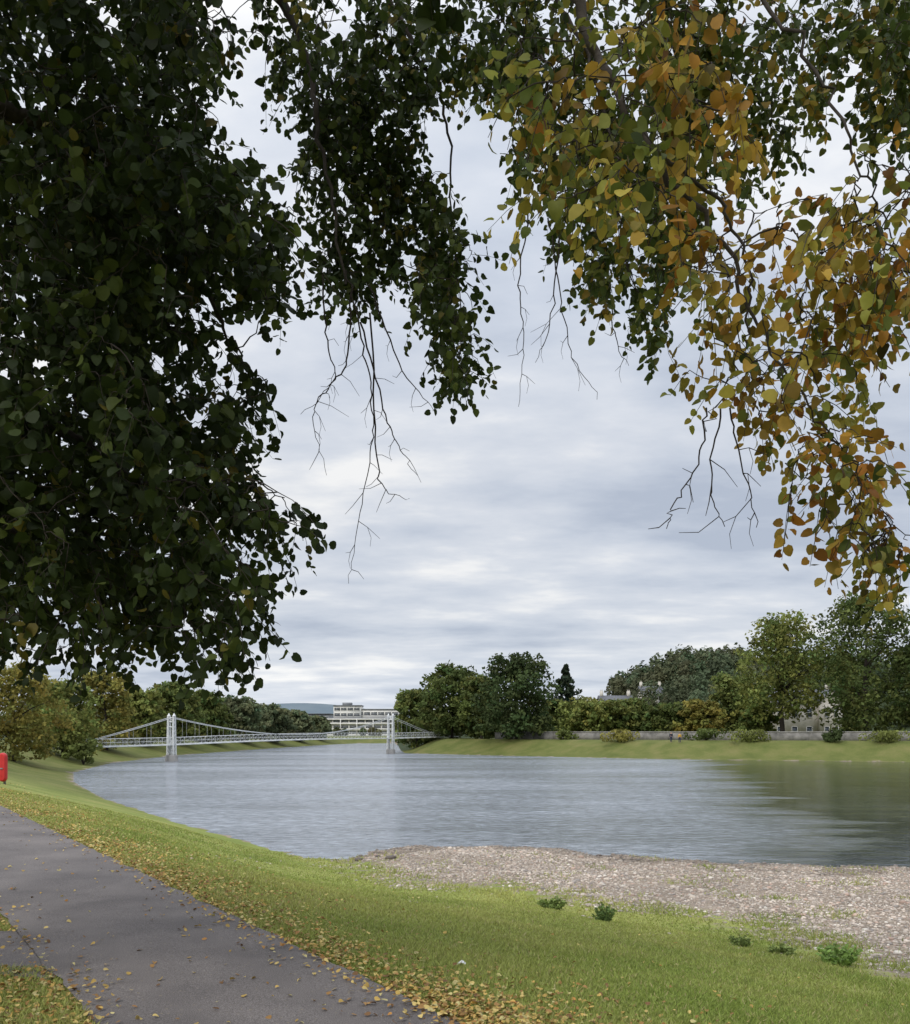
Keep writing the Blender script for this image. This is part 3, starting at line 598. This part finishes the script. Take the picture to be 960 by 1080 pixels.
# ------------------------------------------------------------------ lifebuoy cabinet
lp = ground_at(3, 827); LX, LY = -472.5/960*lp[1]-.16, lp[1]; gz = float(ground(LX, LY)[0])
lb = thing('lifebuoy_station', 'slim red lifebuoy cabinet standing on grass at the left edge', 'lifebuoy station', (LX, LY, gz))
k_ = lp[1]/960; top = EYE-(794-HY)*k_; Hh = top-gz
MB().box((LX, LY+.12, gz+Hh*.45), (.08, .07, Hh*.9+.2)).build('post', M_post, lb)
RW = .16
out = [(RW*math.cos(a), Hh-RW+RW*math.sin(a)) for a in np.linspace(0, math.pi, 17)]+[(RW*math.cos(a), .1+RW+RW*math.sin(a)) for a in np.linspace(math.pi, 2*math.pi, 17)]
n = len(out); V = [(LX+a*s, LY+yy, gz+Hh*.55+(b-Hh*.55)*(1-(1-s)*.3)) for yy, s in ((.08, .9), (.04, 1), (-.06, 1), (-.11, .9), (-.14, .7)) for a, b in out]
mb = MB(); mb.add(V, [(r*n+i, r*n+(i+1) % n, (r+1)*n+(i+1) % n, (r+1)*n+i) for r in range(4) for i in range(n)]); mb.add([V[4*n+i] for i in range(n)], [tuple(range(n))]); mb.add([V[i] for i in range(n)], [tuple(range(n))[::-1]])
mb.build('housing', M_red, lb)
MB().box((LX, LY-.155, gz+Hh*.5), (.12, .03, .05)).build('handle', M_post, lb)
# ------------------------------------------------------------------ people
def skin(name, pts, edges, rad, mat, parent, lvl=1):
    me = bpy.data.meshes.new(name); me.from_pydata([tuple(p) for p in pts], edges, []); o = bpy.data.objects.new(name, me); COL.objects.link(o); o.parent = parent
    md = o.modifiers.new('Skin', 'SKIN'); md.use_smooth_shade = True
    if me.skin_vertices:
        for v, r in zip(me.skin_vertices[0].data, rad): v.radius = (r, r)
        me.skin_vertices[0].data[0].use_root = True
    ss = o.modifiers.new('Sub', 'SUBSURF'); ss.levels = lvl; ss.render_levels = lvl; me.materials.append(mat); return o
def person(label, px, Y, coat, H, swing):
    X = (px-480)/960*Y; g = float(ground(X, Y)[0]); e = thing('person', label, 'person', (X, Y, g)); k = H/1.75
    J = np.array([(0,0,.95),(0,.01,1.15),(0,0,1.4),(0,-.01,1.5),(0,-.02,1.6),(0,-.02,1.7),(-.18,0,1.4),(-.24,.03,1.12),(-.23,-.06,.88),(-.23,-.08,.78),(.18,0,1.4),(.24,.03,1.12),(.22,-.1,.9),(.21,-.13,.8),
      (-.09,0,.9),(-.1,-.02-swing,.5),(-.1,.02-swing,.08),(-.1,-.14-swing,.03),(.09,0,.9),(.1,-.02+swing,.5),(.1,.04+swing,.08),(.1,-.12+swing,.03),(0,-.12,1.61)])*k
    ed = [(0,1),(1,2),(2,3),(3,4),(4,5),(2,6),(6,7),(7,8),(8,9),(2,10),(10,11),(11,12),(12,13),(0,14),(14,15),(15,16),(16,17),(0,18),(18,19),(19,20),(20,21),(4,22)]
    R = np.array([.14,.14,.13,.055,.085,.075,.065,.048,.036,.04,.065,.048,.036,.04,.095,.06,.042,.035,.095,.06,.042,.035,.02])*k
    skin('body', J, ed, R, M_skin, e)
    ji = [0,1,2,6,7,8,10,11,12]; mp = {a: i for i, a in enumerate(ji)}
    skin('jacket', J[ji], [(mp[a], mp[b]) for a, b in ed if a in mp and b in mp], R[ji]+.03, coat, e)
    ji = [0,14,15,16,18,19,20]; mp = {a: i for i, a in enumerate(ji)}
    skin('trousers', J[ji], [(mp[a], mp[b]) for a, b in ed if a in mp and b in mp], R[ji]+.018, M_trous, e)
    skin('hair', np.array([(0,.02,1.62),(0,.01,1.72)])*k, [(0,1)], np.array([.08,.075])*k, M_hair, e)
person('person in a dark jacket standing on the far bank before the wall', 708, 149, M_coat1, 1.78, .05)
person('person in an ochre yellow jacket standing on the far bank before the wall', 717, 148, M_coat2, 1.66, -.08)
# ------------------------------------------------------------------ gravel stones
t_ = (1+5**.5)/2; IC = nrm(np.array([(-1,t_,0),(1,t_,0),(-1,-t_,0),(1,-t_,0),(0,-1,t_),(0,1,t_),(0,-1,-t_),(0,1,-t_),(t_,0,-1),(t_,0,1),(-t_,0,-1),(-t_,0,1)]))
IF = np.array([(0,11,5),(0,5,1),(0,1,7),(0,7,10),(0,10,11),(1,5,9),(5,11,4),(11,10,2),(10,7,6),(7,1,8),(3,9,4),(3,4,2),(3,2,6),(3,6,8),(3,8,9),(4,9,5),(2,4,11),(6,2,10),(8,6,7),(9,8,1)])
def stones(P, r, c):
    n = len(P); sc = rng.uniform(.65, 1.25, (n,1,3))*np.array([1.15,1.15,.6]); jit = rng.uniform(.8, 1.15, (n,12,1)); a = rng.uniform(0, 6.28, n); ca, sa = np.cos(a)[:,None], np.sin(a)[:,None]
    V = IC[None]*sc*jit*r[:,None,None]; X = V[:,:,0]*ca-V[:,:,1]*sa; Yy = V[:,:,0]*sa+V[:,:,1]*ca; V = np.stack([X, Yy, V[:,:,2]], 2)+P[:,None]
    return V.reshape(-1,3), (IF[None]+(np.arange(n)*12)[:,None,None]).reshape(-1,3), np.repeat(c, 12, 0)
NQ = 150000
q = np.stack([rng.uniform(-6, 20, NQ), rng.uniform(12, 35.5, NQ)], 1); mk_ = gravel_mask(q[:,0], q[:,1]); ins = inside(q, RIV); ds = segd(q, SL)
keep = (((mk_ > .5+.28*wig(q[:,0]*1.7, q[:,1]*1.7)+rng.normal(0, .14, NQ)) & ~ins) | (ins & (ds < 1.5) & (q[:,0] > -4) & (rng.random(NQ) < .3*np.exp(-ds/.7)))); q = q[keep][:52000]
zz = ground(q[:,0], q[:,1]); r = np.clip(rng.lognormal(-3.85, .45, len(q)), .011, .095)
pc = np.array([(.49,.41,.34),(.41,.35,.295),(.56,.48,.4),(.31,.275,.245),(.66,.6,.52),(.48,.35,.28)]); c = pc[rng.choice(6, len(q), p=[.28,.24,.2,.12,.07,.09])]*rng.uniform(.75, 1.22, (len(q), 1))*(1+.14*wig(q[:,0]*.9, q[:,1]*.8))[:,None]
wet = (zz < WZ+.05); c[wet] *= .58
m, nt, N, L = newmat('pebble'); a = N('ShaderNodeAttribute'); a.attribute_name = 'Col'; n1 = noise_node(nt, 30, 3, objvec(nt)); finish(nt, mixc(nt, .3, a.outputs['Color'], mixc(nt, n1.outputs['Fac'], (.5,.5,.5), (1.5,1.5,1.5)), 'MULTIPLY'), .85, n1.outputs['Fac'], .2, .01, .25)
M_peb = m
V, F, C = stones(np.stack([q[:,0], q[:,1], zz+r*.2], 1), r, c)
setp(mk('gravel', V, F, m, None, C), 'pale pinkish grey gravel bar at the edge of the river', 'gravel', kind='stuff')
qs = [(378,908,.13),(398,904,.1),(412,906,.17),(632,903,.1)]
lbs = ['dark wet rock at the left tip of the gravel bar','small dark rock second from the left tip of the gravel bar','larger brown rock third from the left tip of the gravel bar','small wet rock in the shallow riffle at the middle of the gravel edge']
for (px, py, rr), l_ in zip(qs, lbs):
    p = ground_at(px, py)
    V, F, C = stones(np.array([[p[0], p[1], max(p[2], WZ-.05)+rr*.25]]), np.array([rr]), np.array([(.15,.125,.11)]))
    o = mk('rock', V, F, M_peb, None, C); o.location = p; o.data.transform(Matrix.Translation(-Vector(p))); setp(o, l_, 'rock')
# ------------------------------------------------------------------ grass, litter, weeds
n = 430000; Y = np.exp(rng.uniform(math.log(3.6), math.log(32), n)); X = (rng.uniform(-60, 1020, n)-480)/960*Y
gmk = gravel_mask(X, Y); P2 = np.stack([X, Y], 1); amp = .22+.14*np.clip((X-3)/3, 0, 1)
ok = ~in_path(X, Y) & (gmk+amp*wig(X*1.7, Y*1.7)+.24*wig(X*4.1, Y*3.7)+rng.normal(0, .18, n) < .58) & ~inside(P2, RIV)
X, Y, gmk = X[ok], Y[ok], gmk[ok]; n = len(X); Z = ground(X, Y)
edge = np.clip((gmk-.05)*2.2, 0, 1)*(gmk > .05)
h = rng.uniform(.018, .042, n)*(1+2.6*edge*rng.random(n)**2)*(1+.4*np.clip(wig(X*2.1, Y*2.3), 0, 1)); a = rng.uniform(0, 6.28, n); w = (.003+.00055*Y)*rng.uniform(.7, 1.3, n)
ln = rng.normal(0, .6, (n, 2))*h[:,None]
B = np.stack([X, Y, Z-.004], 1); dx = np.stack([np.cos(a)*w, np.sin(a)*w, 0*w], 1); T = B+np.stack([ln[:,0], ln[:,1], h], 1)
pt = .5+.5*np.clip(wig(X*.55+2, Y*.5)*.7+.5*wig(X*2.7, Y*2.2), -1, 1)
c = np.array((.23,.295,.068))*(1-pt)[:,None]+np.array((.4,.405,.13))*pt[:,None]; c = c*rng.uniform(.65, 1.4, (n, 1)); dry = rng.random(n) < .08; c[dry] = (.46,.4,.2)
setp(mk('grass', np.stack([B-dx, B+dx, T], 1).reshape(-1,3), np.arange(3*n).reshape(-1,3), M_grass, None, np.repeat(c, 3, 0)), 'short mown grass on the riverbank', 'grass', kind='stuff')
n = 230000; Y = np.exp(rng.uniform(math.log(3.6), math.log(42), n)); X = (rng.uniform(-80, 1020, n)-480)/960*Y; s = pathS(X, Y); ip = in_path(X, Y)
pr = litter(X, Y)*.85*np.clip(.7+wig(X*1.3, Y*1.1)*.55+.3*wig(X*3.9, Y*3.1), .1, 1.3); pr = np.where(ip, .006+.24*np.exp(-np.abs(s)/.14)+.1*np.exp(-np.abs(s+1.65)/.12), pr+.002)
pr = np.where((s < -1.7) & ~ip, .2, pr)
ok = (rng.random(n) < pr) & (gravel_mask(X, Y) < .4); X, Y = X[ok], Y[ok]; n = len(X)
Z = np.where(in_path(X, Y), .03, ground(X, Y)+.016); pc = np.array([(.5,.34,.1),(.56,.43,.16),(.33,.19,.07),(.2,.11,.05),(.54,.47,.21),(.42,.21,.06)]); c = pc[rng.choice(6, n, p=[.28,.22,.24,.1,.09,.07])]*rng.uniform(.7, 1.2, (n, 1))
aa = rng.uniform(0, 6.28, n); V, F, C = leaves(np.stack([X, Y, Z+.006], 1), np.stack([np.cos(aa), np.sin(aa), rng.normal(0, .2, n)], 1), np.stack([rng.normal(0, .35, n), rng.normal(0, .35, n), np.ones(n)], 1), rng.uniform(.018, .042, n)*np.clip(.85+Y*.014, .9, 1.4), c)
setp(mk('fallen_leaves', V, F, M_dead, None, C), 'fallen yellow and brown leaves strewn beside the path', 'fallen leaves', kind='stuff')
M_stem = pmat('stem_green', (.06,.09,.02), (.1,.13,.03), 10, .8, 0)
def weed(label, px, py, wpx, hpx, col):
    p = ground_at(px, py); k = p[1]/960; W = wpx*k; H = hpx*k; e = thing('weed_plant', label, 'plant', p); st_ = MB(); Ps = []; As = []
    for i in range(46):
        a = random.uniform(0, 6.28); rr = W/2*random.random()**.6; hh = H*random.uniform(.5, 1.05)*(1-.45*(rr/(W/2))**2); b = p+(math.cos(a)*rr*.45, math.sin(a)*rr*.45, -.01); t = p+(math.cos(a)*rr, math.sin(a)*rr, hh)
        st_.tube([b, (b+t)/2+(0,0,.03), t], [.005,.004,.002], 4)
        for q in np.linspace(.2, 1, 9): Ps.append(b+(t-b)*q); As.append((random.gauss(0, 1), random.gauss(0, 1), random.uniform(.1, .9)))
    st_.build('stem', M_stem, e)
    n = len(Ps); c = np.array(col)*rng.uniform(.6, 1.4, (n, 1)); V, F, C = leaves(np.array(Ps), np.array(As), rng.normal(0, .6, (n, 3))+(0,0,.7), rng.uniform(.5, 1, n)*max(.045, W*.11), c)
    mk('foliage', V, F, M_grass, e, C)
weed('largest bright green weed at the gravel edge on the right', 885, 1019, 48, 28, (.24,.36,.09))
weed('dark green weed growing on the gravel edge near the middle', 637, 972, 26, 20, (.13,.2,.06))
weed('low green weed left of the dark weed at the gravel edge', 583, 959, 30, 13, (.2,.27,.075))
weed('small green weed between the dark weed and the largest weed', 780, 998, 28, 11, (.22,.28,.085))
weed('sparse low weed just left of the largest bright green weed', 824, 1007, 34, 10, (.24,.3,.09))
p = ground_at(487, 1019); V = [p+np.array(q)*.035 for q in ((-1,-.6,.2),(0,-.8,.9),(1,-.4,.3),(-.9,.5,.5),(.1,.4,1.2),(.9,.7,.5))]
sc = thing('paper_scrap', 'tiny white scrap lying on the grass near the path', 'litter', p); mk('scrap', V, [(0,1,4,3),(1,2,5,4)], M_paper, sc)
# ------------------------------------------------------------------ light, sky, camera
w = bpy.data.worlds.new('World'); S.world = w; w.use_nodes = True; nt = w.node_tree; nt.nodes.clear(); N = nt.nodes.new; L = nt.links.new
sky = N('ShaderNodeTexSky'); sky.sky_type = 'NISHITA'; sky.sun_disc = False; sky.sun_elevation = math.radians(42); sky.sun_rotation = math.radians(215)
tc = N('ShaderNodeTexCoord'); sx = N('ShaderNodeSeparateXYZ'); L(tc.outputs['Generated'], sx.inputs[0])
zc = mth(nt, 'ADD', mth(nt, 'MAXIMUM', sx.outputs[2], 0.0), .15)
cb = N('ShaderNodeCombineXYZ'); L(mth(nt, 'DIVIDE', sx.outputs[0], zc), cb.inputs[0]); L(mth(nt, 'DIVIDE', sx.outputs[1], zc), cb.inputs[1])
mp = N('ShaderNodeMapping'); mp.inputs['Scale'].default_value = (.8,1.2,1); mp.inputs['Location'].default_value = (2.3,.6,0); mp.inputs['Rotation'].default_value = (0,0,.16); L(cb.outputs[0], mp.inputs[0])
n1 = noise_node(nt, .95, 7, mp.outputs[0], .52); n2 = noise_node(nt, 3.0, 7, mp.outputs[0], .56)
f = mth(nt, 'ADD', mth(nt, 'MULTIPLY', n1.outputs['Fac'], .64), mth(nt, 'MULTIPLY', n2.outputs['Fac'], .36))
cl = ramp(nt, f, [(.38, (4.7,5.25,6.3)), (.46, (5.9,6.4,7.3)), (.54, (7.1,7.45,8.1)), (.62, (9.3,9.3,9.3))])
skm = mixc(nt, .94, sky.outputs[0], cl.outputs[0])
g1 = mth(nt, 'MULTIPLY', mrange(nt, sx.outputs[2], .22, .55, 1, 1.14), mrange(nt, sx.outputs[2], .0, .11, 1.14, 1))
br_ = N('ShaderNodeMapRange'); br_.inputs[1].default_value = .6; br_.inputs[2].default_value = 1; br_.inputs[3].default_value = 1; br_.inputs[4].default_value = 2.5; L(sx.outputs[2], br_.inputs[0])
fin = N('ShaderNodeVectorMath'); fin.operation = 'SCALE'; L(skm, fin.inputs[0]); L(mth(nt, 'MULTIPLY', br_.outputs[0], g1), fin.inputs[3])
bg = N('ShaderNodeBackground'); bg.inputs[1].default_value = .1; L(fin.outputs[0], bg.inputs[0]); wo = N('ShaderNodeOutputWorld'); L(bg.outputs[0], wo.inputs[0])
sl = bpy.data.lights.new('sun', 'SUN'); sl.energy = 1.5; sl.angle = math.radians(20); sl.color = (1,.96,.9); so = bpy.data.objects.new('sun', sl); COL.objects.link(so)
so.rotation_euler = (math.radians(48), 0, math.radians(-35)); so.location = (0,-10,20)
cam = bpy.data.cameras.new('camera'); cam.sensor_fit = 'HORIZONTAL'; cam.sensor_width = 36; cam.lens = 36; cam.shift_y = 232/960; cam.clip_start = .05; cam.clip_end = 8000
co = bpy.data.objects.new('camera', cam); COL.objects.link(co); co.location = (0,0,EYE); co.rotation_euler = (math.pi/2,0,0); S.camera = co
